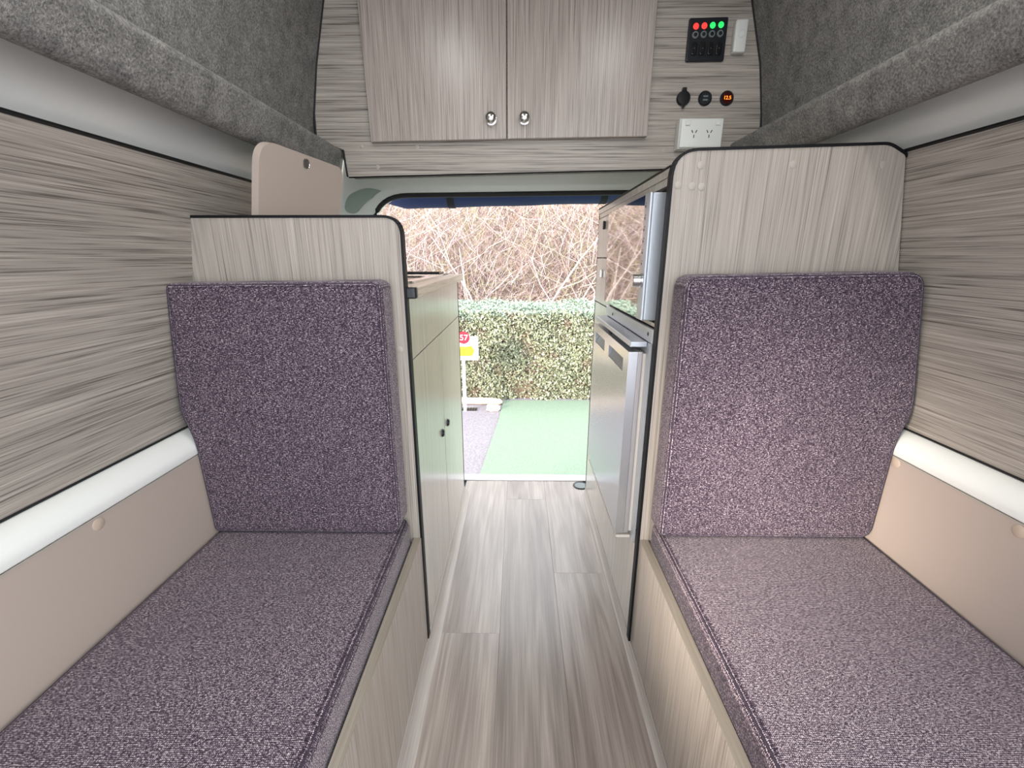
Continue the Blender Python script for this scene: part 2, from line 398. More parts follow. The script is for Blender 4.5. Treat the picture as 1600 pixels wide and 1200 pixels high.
def shell(side):
    s = side; c = .045
    YW = 1.43 if s < 0 else YF
    YO = .0 if s < 0 else -.10       # wall stops here: unseen side door / window openings, added to let light in
    nm = 'wall_left' if s < 0 else 'wall_right'
    W = thing(nm, (-.70 if s < 0 else .80, .4, 0), 'van side wall with wood panel, white rail and grey carpet on the ' + ('left' if s < 0 else 'right'), 'wall', kind='structure')
    if s < 0:
        wt, wb = (-.642, 1.173), (-.728, .645); tanx = -.690; railb = .594
        lip, low, inn = (-.522, 1.300), (-.546, 1.219), (-.640, 1.2705)
        up = [(-.602, 1.328), (-.594, 1.395), (-.571, 1.52), (-.533, 1.67), (-.47, 1.79), (-.40, 1.845)]
    else:
        wt, wb = (.730, 1.192), (.822, .653); tanx = .786; railb = .603
        lip, low, inn = (.606, 1.310), (.632, 1.2310), (.728, 1.2815)
        up = [(.692, 1.335), (.690, 1.374), (.665, 1.515), (.62, 1.663), (.56, 1.79), (.49, 1.845)]
    o = .012 * s
    # wood panel
    obj('wood_panel', prism(bmesh.new(), [wt, (wt[0] + o, wt[1]), (wb[0] + o, wb[1]), wb], 'Y', YO, YW - .03), M['lam_y'], W)
    # dark rubber bead above and below the panel
    obj('black_bead', tube(bmesh.new(), [(wt[0] + o * .2, YO, wt[1] + .003), (wt[0] + o * .2, YW - .03, wt[1] + .003)], .0042, 8), M['rubber'], W, smooth=40)
    obj('black_bead', tube(bmesh.new(), [(wb[0] - o * .1, YO, wb[1] - .001), (wb[0] - o * .1, YF - .03, wb[1] - .001)], .0022, 8), M['rubber'], W, smooth=40)
    # white painted band under the carpet ridge
    pr = rounded([(inn[0] + .004 * s, inn[1] + .03), (inn[0] + .006 * s, inn[1] - .04), (wt[0] + .012 * s, wt[1] + .02), (wt[0] + .002 * s, wt[1] + .004)], [0, .03, .02, 0], 6)
    pr2 = [(p[0] + .02 * s, p[1]) for p in pr][::-1]
    YU = YB if s < 0 else YO  # right side left open to the roof so skylight reaches the left band
    obj('white_band', prism(bmesh.new(), pr + pr2, 'Y', YU, YW), M['white_metal'], W, smooth=50)
    # carpet ridge
    ri = rounded([(up[0][0] + .03 * s, up[0][1]), (lip[0] + .012 * s, lip[1] + .012), lip, low, (inn[0] + .03 * s, inn[1] + .0135)], [0, .02, .012, .034, 0], 8)
    obj('carpet_ridge', prism(bmesh.new(), ri, 'Y', YU, 1.418), M['carpet'], W, smooth=60)
    # upper carpet wall curving into the roof
    u2 = []
    for i in range(len(up) - 1):
        for k in range(4):
            t = k / 4; u2.append((up[i][0] * (1 - t) + up[i + 1][0] * t, up[i][1] * (1 - t) + up[i + 1][1] * t))
    u2.append(up[-1])
    out = [(p[0] + .03 * s, p[1] + .01) for p in u2][::-1]
    obj('upper_carpet', prism(bmesh.new(), u2 + out, 'Y', YU, YF), M['carpet'], W, smooth=60)
    # white rail
    rr = rounded([(wb[0] + .006 * s, wb[1] - .001), (wb[0] - .022 * s, wb[1] - .010), (tanx - .002 * s, railb + .018), (tanx - .001 * s, railb), (tanx + .06 * s, railb), (wb[0] + .03 * s, wb[1] - .001)], [0, .018, .012, .003, 0, 0], 6)
    obj('white_rail', prism(bmesh.new(), rr, 'Y', YB if s < 0 else YO, YF - .03), M['white_metal'], W, smooth=40)
    # tan lower panel
    obj('lower_panel', bx(tanx, tanx + .015 * s, YB if s < 0 else YO, YF - .03, .02, railb - .0015), M['tan_board'], W)
    obj('panel_bead', bx(tanx - .0008 * s, tanx + .002 * s, YB if s < 0 else YO, YF - .03, railb - .004, railb - .001), M['grey_cap'], W)
    caps = [(.619, .579), (.12, .579)] if s < 0 else [(.609, .588), (.844, .590)]
    for y, z in caps:
        obj('screw_cap', lathe(bmesh.new(), [(.0105, 0), (.0105, .0006), (.008, .0016), (0, .0018)], (tanx, y, z), (-s, 0, 0), 20), M['tan_cap'], W, smooth=40)
    # outer skin so no light leaks in
    sk = [(tanx + .05 * s, -.05), (tanx + .05 * s, .60), (wb[0] + .05 * s, .66), (wt[0] + .08 * s, 1.2), (up[1][0] + .08 * s, 1.4), (up[3][0] + .08 * s, 1.68), (up[-1][0], 1.93)]
    def skin(pts, y0):
        obj('outer_skin', prism(bmesh.new(), pts + [(p[0] + .01 * s, p[1] + .005) for p in pts][::-1], 'Y', y0, YF), M['white_metal'], W)
    skin(sk[3:], YU)                       # above the openings
    if s < 0: obj('front_panel', prism(bmesh.new(), [wt, (wt[0] + o, wt[1]), (wb[0] + o, wb[1]), wb], 'Y', YB, -.46), M['lam_y'], W)  # unseen panel added to keep the sun patch off the right wall
    skin(sk[2:4], YO)
    skin(sk[:3], YB if s < 0 else YO)
    obj('door_post', bx(tanx - .004 * s, wb[0] + .06 * s, YO - .03, YO - .001, wb[1] if s < 0 else .02, wt[1] + .01), M['white_metal'], W)
    return W
shell(-1); shell(1)
CE = tag(obj('ceiling', bx(-.42, .51, YB, YF, 1.84, 1.87), M['carpet'], origin=(.045, .4, 1.84)), 'grey carpeted van roof above the cabinets', 'ceiling', kind='structure')

# unseen ceiling lamps: door glare implies one, right row added to light white band
def ceiling_lamp(x, y, lx, ly, power, label):
    T = thing('ceiling_lamp', (x, y, 1.84), label, 'lamp', 'ceiling lamps')
    obj('housing', bx(x - lx / 2 - .01, x + lx / 2 + .01, y - ly / 2 - .01, y + ly / 2 + .01, 1.815, 1.84, bev=.005), M['white_plastic'], T)
    obj('diffuser', bx(x - lx / 2, x + lx / 2, y - ly / 2, y + ly / 2, 1.81, 1.816), M['diffuser'], T)
    ld = bpy.data.lights.new('lamp_light', 'AREA'); ld.shape = 'RECTANGLE'; ld.size = lx; ld.size_y = ly; ld.energy = power; ld.color = (1, .98, .95)
    lo = bpy.data.objects.new('lamp_light', ld); C.objects.link(lo); lo.parent = T; lo.location = (0, 0, -.034)
ceiling_lamp(-.27, .62, .08, .34, 2.6, 'slim ceiling lamp strip above the left bench, nearer the overhead cupboard')
ceiling_lamp(.36, .62, .08, .34, 2.2, 'slim added ceiling lamp strip above the right bench, nearer the overhead cupboard')
ceiling_lamp(-.27, -.25, .08, .34, 2.6, 'slim ceiling lamp strip above the left bench, farther from the overhead cupboard')
ceiling_lamp(.36, -.25, .08, .34, 2.2, 'slim added ceiling lamp strip above the right bench, farther from the overhead cupboard')

# rear frame with rounded opening
RF = thing('trim_3', (.04, 1.88, -.05), 'pale painted metal frame around the open tailgate', 'trim', kind='structure')
hole = rounded([(-.587, -.03), (.675, -.03), (.675, 1.247), (-.587, 1.234)], [.02, .02, .14, .15], 10)
outer = [(-.86, -.12), (.96, -.12), (.96, 1.2), (.80, 1.95), (-.70, 1.95), (-.86, 1.2)]
obj('frame', holed(bmesh.new(), outer, hole, 1.865, 1.90), M['frame_paint'], RF)
hin = rounded([(-.625, -.05), (.713, -.05), (.713, 1.277), (-.625, 1.270)], [.02, .02, .17, .18], 10)
obj('raised_lip', holed(bmesh.new(), hin, hole, 1.853, 1.864), M['frame_paint'], RF)
obj('rubber_seal', tube(bmesh.new(), [(p[0], 1.852, p[1]) for p in hole], .0095, 8, closed=True), M['rubber'], RF, smooth=50)
cr = rounded([(-.700, 1.180), (-.655, 1.165), (-.60, 1.222), (-.530, 1.250), (-.60, 1.268), (-.680, 1.238)], [.03, .03, .04, .01, .04, .04], 6)
obj('grey_recess_cover', prism(bmesh.new(), cr, 'Y', 1.857, 1.864, bev=.002, seg=2), M['frame_recess'], RF)
obj('sill_strip', bx(-.58, .67, 1.843, 1.90, -.004, .0035, bev=.0015), M['steel'], RF)

# ------------------------------------------------------------------ partitions at the ends of the benches
BY0, BY1 = .925, .941
def partition(pts, rad, label, caps, edge_idx):
    x = sum(p[0] for p in pts) / len(pts)
    T = thing('partition_panel', (x, .933, 0), label, 'panel', 'upright partition panels behind the backrests')
    rp = rounded(pts, rad, 8)
    obj('panel', prism(bmesh.new(), rp, 'Y', BY0, BY1), M['lam_z'], T)
    # black edge strip over the top and aisle edge
    path = [p for p in rp if p[1] > .05 or True]
    e0, e1 = edge_idx
    seg = rounded(pts, rad, 8)
    # keep the stretch from the foot of the aisle edge to the wall end of the top
    bm = bmesh.new()
    for a, b in zip(seg, seg[1:]):
        if not e0(a, b): continue
        va, vb = Vector((a[0], a[1])), Vector((b[0], b[1])); d = (vb - va)
        if d.length < 1e-6: continue
        d.normalize(); n = Vector((d.y, -d.x)) * e1
        q = [va - n * .0002, vb - n * .0002, vb + n * .005, va + n * .005]
        prism(bm, [tuple(v) for v in q], 'Y', BY0 - .0015, BY1 + .0012)
    obj('black_edge', bm, M['black_edge'], T)
    for cx, cz in caps:
        obj('screw_cap', lathe(bmesh.new(), [(.0072, 0), (.0072, .0006), (.006, .0012), (0, .0014)], (cx, BY0, cz), (0, -1, 0), 18), M['grey_cap'], T, smooth=40)
    return T
# left: from foot on aisle side, up, rounded, to the wall
partition([(-.2385, .034), (-.2385, 1.077), (-.659, 1.077), (-.728, .66), (-.728, .645), (-.692, .59), (-.692, .034)], [0, .034, 0, 0, 0, 0, 0],
          'low wood-grain partition with a black rounded edge behind the left backrest', [(-.2565, .81)],
          (lambda a, b: not (a[0] < -.64 and b[0] < -.66) and not (a[1] < .05 and b[1] < .05), 1))
partition([(.2957, .034), (.2957, 1.194), (.694, 1.204), (.728, 1.186), (.82, .66), (.784, .60), (.784, .034)], [0, .045, .012, .004, 0, 0, 0],
          'tall wood-grain partition with a black rounded edge behind the right backrest',
          [(.346, 1.170), (.521, 1.171), (.690, 1.170), (.307, 1.135), (.334, 1.133), (.352, 1.132)],
          (lambda a, b: not (a[0] > .73 or b[0] > .735) and not (a[1] < .05 and b[1] < .05), -1))

# ------------------------------------------------------------------ benches
def bench(s, xo, xi, xw, label, YB=-1.15):
    T = thing('bench_base', ((xo + xw) / 2, 0, 0), label, 'bench', 'wood-grain bench bases')
    obj('front_panel', bx(xo, xi, YB + .05, .924, .0345, .3395), M['lam_bench'], T)
    obj('edge_strip', bx(xo + .0004 * s, xi, YB + .05, .924, .3395, .3412), M['edge_tan'], T)
    obj('seat_board', bx(xi + .0005 * s, xw - .002 * s, YB + .05, .924, .285, .300), M['lam_fine'], T)
    return T
bench(-1, -.2365, -.2545, -.690, 'long wood-grain bench base under the left seat cushion')
bench(1, .2970, .3165, .786, 'long wood-grain bench base under the right seat cushion', YB=-.12)

def seam_tube(bm, pts, r): return tube(bm, pts, r, 6, closed=True)

def soft(name, bm, parent):
    return obj(name, bm, M['fabric'], parent, smooth=60)

def seat_cushion(x0, x1, y0, y1, z0, z1, label):
    T = thing('seat_cushion', ((x0 + x1) / 2, (y0 + y1) / 2, z0), label, 'cushion', 'woven seat cushions')
    bm = bmesh.new(); nx, ny = 10, 28; b = .016
    box(bm, x0, x1, y0, y1, z0, z1, bev=b, seg=4)
    soft('cover', bm, T)
    i = .006
    pts = rounded([(x0 + i, y0 + i), (x1 - i, y0 + i), (x1 - i, y1 - i), (x0 + i, y1 - i)], .012, 3)
    obj('seam', tube(bmesh.new(), [(p[0], p[1], z1 - .0042) for p in pts], .0016, 6, closed=True), M['thread'], T, smooth=50)
    return T
seat_cushion(-.6885, -.2600, -1.05, .922, .301, .400, 'plum-grey woven seat cushion on the left bench')
seat_cushion(.3180, .7845, -.065, .922, .301, .398, 'plum-grey woven seat cushion on the right bench')

def backrest(pts, rad, label):
    y0, y1 = .850, .9235
    xs = [p[0] for p in pts]
    T = thing('backrest_cushion', (sum(xs) / len(xs), .887, .402), label, 'cushion', 'woven backrest cushions')
    rp = rounded(pts, rad, 7)
    soft('cover', prism(bmesh.new(), rp, 'Y', y0, y1, bev=.011, seg=4), T)
    # seam: outline a little inside the front edge
    c = Vector((sum(p[0] for p in rp) / len(rp), sum(p[1] for p in rp) / len(rp)))
    sp = []
    n = len(rp)
    for i in range(n):
        a = Vector(rp[i - 1]); b_ = Vector(rp[(i + 1) % n]); d = (b_ - a)
        if d.length < 1e-7: continue
        d.normalize(); nn = Vector((-d.y, d.x)); p = Vector(rp[i])
        if (c - p).dot(nn) < 0: nn = -nn
        q = p + nn * .0042; sp.append((q.x, y0 + .0028, q.y))
    obj('seam', tube(bmesh.new(), sp, .0015, 6, closed=True), M['thread'], T, smooth=50)
    return T
backrest([(-.2625, .4025), (-.2625, .958), (-.682, .953), (-.7085, .69), (-.690, .628), (-.6865, .4025)], [.03, .022, .012, .03, .03, .016],
         'plum-grey woven backrest cushion standing against the left partition')
backrest([(.3150, .4005), (.3150, .968), (.758, .976), (.804, .700), (.786, .636), (.7825, .4005)], [.014, .028, .03, .03, .03, .03],
         'plum-grey woven backrest cushion standing against the right partition')

# ------------------------------------------------------------------ left kitchen unit
KX = -.237
K = thing('kitchen_cupboard', (-.45, 1.33, 0), 'pale wood-grain kitchen cupboard left of the aisle', 'cabinet')
obj('carcass', bx(-.680, KX - .0185, .9425, 1.734, .001, .9165), M['lam_fine'], K)
obj('drawer_front', bx(KX - .017, KX, .943, 1.7265, .7815, .9155, bev=.0008, seg=1), M['lam_fine'], K)
for y0, y1, hy, hz in ((.943, 1.3105, 1.268, .476), (1.3165, 1.7265, 1.368, .472)):
    d = obj('door', bx(KX - .017, KX, y0, y1, .0345, .7785, bev=.0008, seg=1), M['lam_fine'], K)
    h = obj('handle', lathe(bmesh.new(), [(.0125, 0), (.0125, .003), (.0105, .0055), (.009, .0055), (.009, .004), (0, .004)], (KX, hy, hz), (1, 0, 0), 20), M['black_plastic'], d, smooth=40)
    obj('push_button', lathe(bmesh.new(), [(.0088, .0041), (.0088, .0075), (0, .008)], (KX, hy, hz), (1, 0, 0), 20), M['black_plastic'], d, smooth=40)
obj('black_end_strip', bx(KX - .02, KX + .0012, 1.7268, 1.7335, .0345, .9155), M['black_edge'], K)

WT = thing('worktop', (-.45, 1.33, .917), 'cream kitchen worktop with a black rounded near end', 'worktop')
obj('slab', bx(-.680, -.2155, .9430, 1.738, .9175, .9405, bev=.002), M['worktop'], WT)
obj('black_end_cap', prism(bmesh.new(), rounded([(-.2385, .927), (-.214, .927), (-.214, .9428), (-.2385, .9428)], [0, .008, 0, 0], 5), 'Z', .9175, .9410, bev=.003, seg=2), M['black_plastic'], WT)

SK = thing('sink', (-.42, 1.40, .9408), 'stainless sink with a raised rim set in the cream worktop', 'sink')
def holed_z(bm, outer_, hole_, z0, z1):
    b2 = holed(bmesh.new(), outer_, hole_, z0, z1)
    for v in b2.verts: v.co = Vector((v.co.x, v.co.z, v.co.y))
    me = bpy.data.meshes.new('tmp'); b2.to_mesh(me); b2.free(); bm.from_mesh(me); bpy.data.meshes.remove(me); return bm
so = rounded([(-.56, 1.08), (-.258, 1.08), (-.258, 1.56), (-.56, 1.56)], .03, 6)
sh = rounded([(-.53, 1.11), (-.285, 1.11), (-.285, 1.42), (-.53, 1.42)], .06, 8)
obj('rim', holed_z(bmesh.new(), so, sh, .9408, .9455), M['chrome'], SK)
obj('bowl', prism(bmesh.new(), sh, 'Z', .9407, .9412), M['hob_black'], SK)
obj('drain', lathe(bmesh.new(), [(.022, 0), (.022, .001), (.018, .0018), (0, .001)], (-.40, 1.27, .9413), (0, 0, 1), 20), M['chrome'], SK)
HB = thing('gas_hob', (-.42, 1.65, .9408), 'low black hob grate at the far end of the worktop', 'hob')
obj('plate', bx(-.56, -.268, 1.58, 1.715, .9408, .9450, bev=.002), M['hob_black'], HB)
gb = bmesh.new()
for y in (1.60, 1.645, 1.69): box(gb, -.54, -.285, y - .003, y + .003, .9452, .951)
for x in (-.54, -.285): box(gb, x - .003, x + .003, 1.597, 1.693, .9452, .951)
obj('pan_support', gb, M['black_deep'], HB)

# tan board standing on the worktop behind the left partition
def tan_board():
    k = .93; o_ = Vector((0, 0, 1))
    tl, tr, bl, br = [o_ + (Vector(p) - o_) * k for p in ((-.570, 1.035, 1.249), (-.513, 1.352, 1.245), (-.604, 1.030, 1.09), (-.535, 1.350, 1.118))]
    ux = (tr - tl).normalized()
    dn = ((bl - tl).normalized() + (br - tr).normalized()).normalized()
    uz = -dn; nrm = ux.cross(uz).normalized(); uz = nrm.cross(ux).normalized()
    wdt = (tr - tl).length
    hgt = (tl.z - .9455) / uz.z
    T = thing('tan_board', tuple(tl - uz * hgt + ux * wdt / 2), 'tan board with rounded corners and a finger hole standing on the worktop', 'board')
    pts = rounded([(0, 0), (wdt, 0), (wdt, hgt), (0, hgt)], [0, 0, .03, .05], 8)
    bm = bmesh.new(); th = .016
    f = lambda p, d: tl + ux * p[0] + uz * (p[1] - hgt) + nrm * d
    A = [bm.verts.new(f(p, 0)) for p in pts]; B_ = [bm.verts.new(f(p, th)) for p in pts]; n = len(pts)
    fa = bm.faces.new(A); fb = bm.faces.new(B_[::-1])
    for i in range(n): bm.faces.new([A[i], B_[i], B_[(i + 1) % n], A[(i + 1) % n]])
    bmesh.ops.recalc_face_normals(bm, faces=bm.faces)
    o = obj('board', bm, M['tan_board'], T, smooth=40)
    side = 1 if nrm.dot(Vector((0, 0, 1)) * 0 + (cam.location - tl)) > 0 else -1
    hc = f((wdt * .49, hgt - .019), th if side > 0 else 0)
    bm2 = lathe(bmesh.new(), [(.0125, 0), (.0125, .001), (.0105, .002), (.0098, .0008), (0, .0003)], hc, nrm * side, 20)
    obj('finger_hole_ring', bm2, M['chrome'], T, smooth=40)
    obj('finger_hole', lathe(bmesh.new(), [(.0097, .0005), (.0097, .0014), (0, .0014)], hc, nrm * side, 20), M['black_deep'], T)
    return T
tan_board()

# ------------------------------------------------------------------ right tall cupboard, fridge, microwave
RX = .297
R_ = thing('tall_cupboard', (.52, 1.34, 0), 'tall wood-grain cupboard holding the microwave and fridge', 'cabinet')
obj('plinth_panel', bx(RX, RX + .016, .9425, 1.7365, .0345, .302), M['lam_fine'], R_)
obj('far_panel', bx(RX + .0165, .76, 1.7210, 1.7365, .001, 1.150), M['lam_fine'], R_)
obj('side_column', bx(RX, RX + .016, 1.468, 1.7365, .304, .838), M['lam_fine'], R_)
obj('top_rail', bx(RX, RX + .016, .9425, 1.7365, 1.139, 1.1535), M['lam_fine'], R_)
obj('top_board', bx(RX - .003, .762, .9425, 1.7390, 1.154, 1.170, bev=.001), M['lam_fine'], R_)
obj('top_black_edge', bx(RX - .0045, RX + .02, .9425, 1.7395, 1.1702, 1.1735), M['black_edge'], R_)
obj('shelf', bx(RX + .001, .76, .9425, 1.72, .8535, .8615), M['lam_fine'], R_)
obj('divider', bx(RX + .017, .76, 1.452, 1.466, .862, 1.153), M['lam_fine'], R_)
obj('near_strip', bx(RX, RX + .016, .9425, .962, .304, 1.138), M['lam_fine'], R_)
for z0, z1, hz, hm in ((.842, .9985, .946, 'chrome'), (1.0015, 1.137, 1.108, 'black_plastic')):
    d = obj('door', bx(RX - .001, RX + .016, 1.452, 1.7310, z0, z1, bev=.0008, seg=1), M['lam_fine'], R_)
    obj('handle', bx(RX - .010, RX - .0012, 1.598, 1.606, hz - .014, hz + .014, bev=.003), M[hm], d)
obj('black_end_strip', bx(RX - .0012, RX + .016, 1.7312, 1.7364, .0345, 1.1535), M['black_edge'], R_)

FR = thing('fridge', (.48, 1.20, .304), 'small silver built-in fridge with two pocket handles', 'fridge')
obj('body', bx(RX + .018, .72, .985, 1.44, .306, .840), M['silver_side'], FR)
fl = bmesh.new()
box(fl, .2905, .2965, .9635, 1.464, .306, .8175); obj('surround', fl, M['silver_paint'], FR)
st = obj('vent_strip', bx(.2885, .2965, .9445, 1.464, .8205, .8505, bev=.001), M['silver_paint'], FR)
for y, z in ((1.36, .834), (.975, .837)):
    obj('screw', lathe(bmesh.new(), [(.0045, 0), (.0045, .001), (0, .002)], (.2885, y, z), (-1, 0, 0), 12), M['black_plastic'], st)
obj('top_cap', bx(.252, .2900, .979, 1.446, .806, .8185, bev=.002), M['silver_paint'], FR)
obj('hinge', lathe(bmesh.new(), [(.006, 0), (.006, .010)], (.262, 1.25, .7955), (0, 0, 1), 12), M['black_plastic'], FR)
D = obj('door', bx(.2712, .2830, .980, 1.440, .322, .795, bev=.003), M['silver_side'], FR)
obj('gasket', bx(.2832, .2902, .984, 1.436, .326, .790), M['gasket'], D)
# front skin with two pockets, pieced from strips
fs = bmesh.new(); x0, x1 = .250, .2710
box(fs, x0, x1, .980, 1.440, .322, .738); box(fs, x0, x1, .980, 1.440, .770, .795)
for a, b in ((.980, 1.028), (1.200, 1.262), (1.415, 1.440)): box(fs, x0, x1, a, b, .738, .770)
obj('front_skin', fs, M['steel'], D)
for a, b in ((1.0285, 1.1995), (1.2625, 1.4145)):
    obj('pocket_handle', prism(bmesh.new(), [(.2515, .7385), (.2708, .7385), (.2708, .7695), (.2690, .7695)], 'Y', a, b), M['grey_plastic'], D)
obj('bottom_trim', bx(.252, .2890, .982, 1.440, .307, .3145, bev=.001), M['gasket'], FR)

MW = thing('microwave', (.45, 1.22, .862), 'silver microwave with a mirrored door and round knob', 'microwave')
obj('body', bx(.2745, .66, .975, 1.410, .8665, 1.130, bev=.004), M['silver_paint'], MW)
for y in (1.0, 1.39): obj('foot', bx(.30, .32, y - .01, y + .01, .862, .8667), M['black_plastic'], MW)
dr = obj('door', bx(.2700, .2742, 1.016, 1.410, .8670, 1.130, bev=.001), M['mirror_glass'], MW)
cp = obj('control_strip', bx(.2690, .2743, .9755, 1.0145, .8670, 1.130, bev=.0015), M['silver_paint'], MW)
obj('knob', lathe(bmesh.new(), [(.0155, 0), (.0155, .003), (.0138, .004), (.0138, .019), (.0125, .0205), (0, .0205)], (.2690, .995, .952), (-1, 0, 0), 24), M['chrome'], cp, smooth=40)
for k in range(6):
    z = .985 + k * .0235
    obj('mark', bx(.2686, .2690, 1.001, 1.008, z, z + .005), M['black_plastic'], cp)
    obj('mark', bx(.2686, .2690, .998, 1.004, z + .007, z + .010), M['grey_plastic'], cp)

# ------------------------------------------------------------------ overhead cupboard
PY = 1.42
OC = thing('overhead_cupboard', (.05, 1.60, 1.231), 'overhead wood-grain cupboard with two doors above the opening', 'cabinet')
pp = [(-.509, 1.232), (.60, 1.2545), (.690, 1.36), (.686, 1.40), (.665, 1.515), (.62, 1.663), (.56, 1.79), (.49, 1.838), (-.40, 1.838), (-.47, 1.79), (-.533, 1.67), (-.571, 1.52), (-.592, 1.40), (-.594, 1.335), (-.515, 1.305)]
obj('face_panel', prism(bmesh.new(), pp, 'Y', PY, PY + .016), M['lam_x'], OC)
obj('bottom_board', prism(bmesh.new(), [(-.505, 1.2335), (.60, 1.2560), (.60, 1.27), (-.505, 1.2475)], 'Y', PY + .0165, 1.47), M['carpet'], OC)
obj('box_floor', bx(-.56, .64, 1.4705, 1.85, 1.33, 1.345), M['frame_paint'], OC)
obj('lip_back', bx(-.50, .60, 1.4705, 1.480, 1.262, 1.3295), M['frame_paint'], OC)
eb = bmesh.new()
for pa in (pp[2:7], pp[9:14]):
    tube(eb, [(p[0], PY - .001, p[1]) for p in pa], .0035, 6)
tube(eb, [(pp[0][0], PY + .001, pp[0][1] - .001), (pp[1][0], PY + .001, pp[1][1] - .001)], .0022, 6)
tube(eb, [(pp[0][0] - .003, PY - .001, pp[0][1]), (pp[14][0] - .003, PY - .001, pp[14][1])], .0025, 6)
obj('black_edge', eb, M['black_edge'], OC)
for xs, kx, kz in (([(-.4275, 1.3215), (-.0375, 1.3275), (-.0375, 1.78), (-.4375, 1.78)], -.081, 1.377), ([(-.0345, 1.3278), (.3630, 1.3330), (.3645, 1.78), (-.0345, 1.78)], .013, 1.378)):
    d = obj('door', prism(bmesh.new(), xs, 'Y', PY - .020, PY - .002, bev=.0012, seg=1), M['lam_door'], OC)
    obj('knob', lathe(bmesh.new(), [(.0155, 0), (.0155, .002), (.008, .004), (.007, .012), (.0135, .016), (.0155, .020), (.0135, .025), (.007, .028), (0, .0285)], (kx, PY - .020, kz), (0, -1, 0), 24), M['chrome'], d, smooth=50)
for cx, cz in ((-.463, 1.314), (-.420, 1.259), (.42, 1.30), (-.30, 1.312)):
    obj('screw_cap', lathe(bmesh.new(), [(.006, 0), (.006, .0006), (.005, .0012), (0, .0014)], (cx, PY, cz), (0, -1, 0), 16), M['grey_cap'], OC, smooth=40)

# fittings on the face panel
SP = thing('switch_panel', (.508, PY, 1.52), 'square black switch panel with red and green lights', 'switch panel')
obj('plate', prism(bmesh.new(), rounded([(.456, 1.519), (.560, 1.520), (.560, 1.622), (.456, 1.620)], .005, 4), 'Y', PY - .010, PY - .0002, bev=.003, seg=2), M['black_plastic'], SP)
for k in range(4):
    x = .4745 + k * .0222
    obj('indicator', lathe(bmesh.new(), [(.0075, 0), (.0075, .0012), (.006, .002), (0, .002)], (x, PY - .010, 1.600 + .001 * k), (0, -1, 0), 20), M['led_red'] if k < 2 else M['led_green'], SP)
    b = obj('round_button', lathe(bmesh.new(), [(.0085, 0), (.0085, .002), (.0072, .003), (.005, .003), (.005, .0022), (0, .0022)], (x, PY - .010, 1.580 + .001 * k), (0, -1, 0), 20), M['grey_plastic'], SP)
    obj('button_centre', lathe(bmesh.new(), [(.0047, .0022), (.0047, .0032), (0, .0034)], (x, PY - .010, 1.580 + .001 * k), (0, -1, 0), 16), M['black_plastic'], b)
    rk = rounded([(x - .0078, 1.532), (x + .0078, 1.532), (x + .0078, 1.563), (x - .0078, 1.563)], .0075, 5)
    r_ = obj('rocker_switch', prism(bmesh.new(), rk, 'Y', PY - .0145, PY - .0102, bev=.002, seg=2), M['black_deep'], SP)
    obj('rocker_dot', lathe(bmesh.new(), [(.0012, 0), (.0012, .0003)], (x, PY - .0145, 1.548), (0, -1, 0), 8), M['grey_plastic'], r_)

DS = thing('light_switch', (.594, PY, 1.537), 'slim white switch with a round dial beside the black switch panel', 'switch')
obj('body', bx(.5775, .6105, PY - .020, PY - .0002, 1.5365, 1.6125, bev=.004, seg=3), M['white_plastic'], DS, smooth=40)
obj('dial', lathe(bmesh.new(), [(.0088, 0), (.0088, .0015), (.0078, .0025), (.0068, .0015), (0, .0020)], (.594, PY - .020, 1.578), (0, -1, 0), 24), M['white_plastic'], DS)

S1 = thing('power_socket', (.461, PY, 1.415), 'black round socket with a hinged cap, leftmost of three', 'socket')
obj('cap', lathe(bmesh.new(), [(.019, 0), (.019, .006), (.017, .010), (0, .011)], (.461, PY - .0002, 1.432), (0, -1, 0), 28), M['black_deep'], S1, smooth=40)
obj('hinge_tab', bx(.455, .467, PY - .010, PY - .0004, 1.449, 1.458, bev=.002), M['black_deep'], S1)
obj('pull_tab', prism(bmesh.new(), [(.455, 1.4155), (.467, 1.4155), (.461, 1.405)], 'Y', PY - .012, PY - .006), M['black_deep'], S1)
S2 = thing('usb_socket', (.522, PY, 1.415), 'black round twin charging socket, middle of three', 'socket')
obj('bezel', lathe(bmesh.new(), [(.019, 0), (.019, .003), (.016, .006), (.015, .005), (0, .005)], (.522, PY - .0002, 1.432), (0, -1, 0), 28), M['black_plastic'], S2, smooth=40)
for dz in (.0045, -.0045): obj('port', bx(.5155, .5285, PY - .0060, PY - .0050, 1.432 + dz - .0018, 1.432 + dz + .0018), M['grey_plastic'], S2)
S3 = thing('voltmeter', (.583, PY, 1.415), 'round voltmeter with glowing orange digits, rightmost of three', 'meter')
obj('bezel', lathe(bmesh.new(), [(.019, 0), (.019, .003), (.016, .006), (.015, .005), (0, .005)], (.583, PY - .0002, 1.432), (0, -1, 0), 28), M['black_plastic'], S3, smooth=40)
obj('window', lathe(bmesh.new(), [(.0146, .005), (.0146, .0055), (0, .0055)], (.583, PY - .0002, 1.432), (0, -1, 0), 28), M['dark_red'], S3)
obj('digits', text_bm('12.5', .0125, (.583, PY - .0062, 1.432)), M['led_orange'], S3)

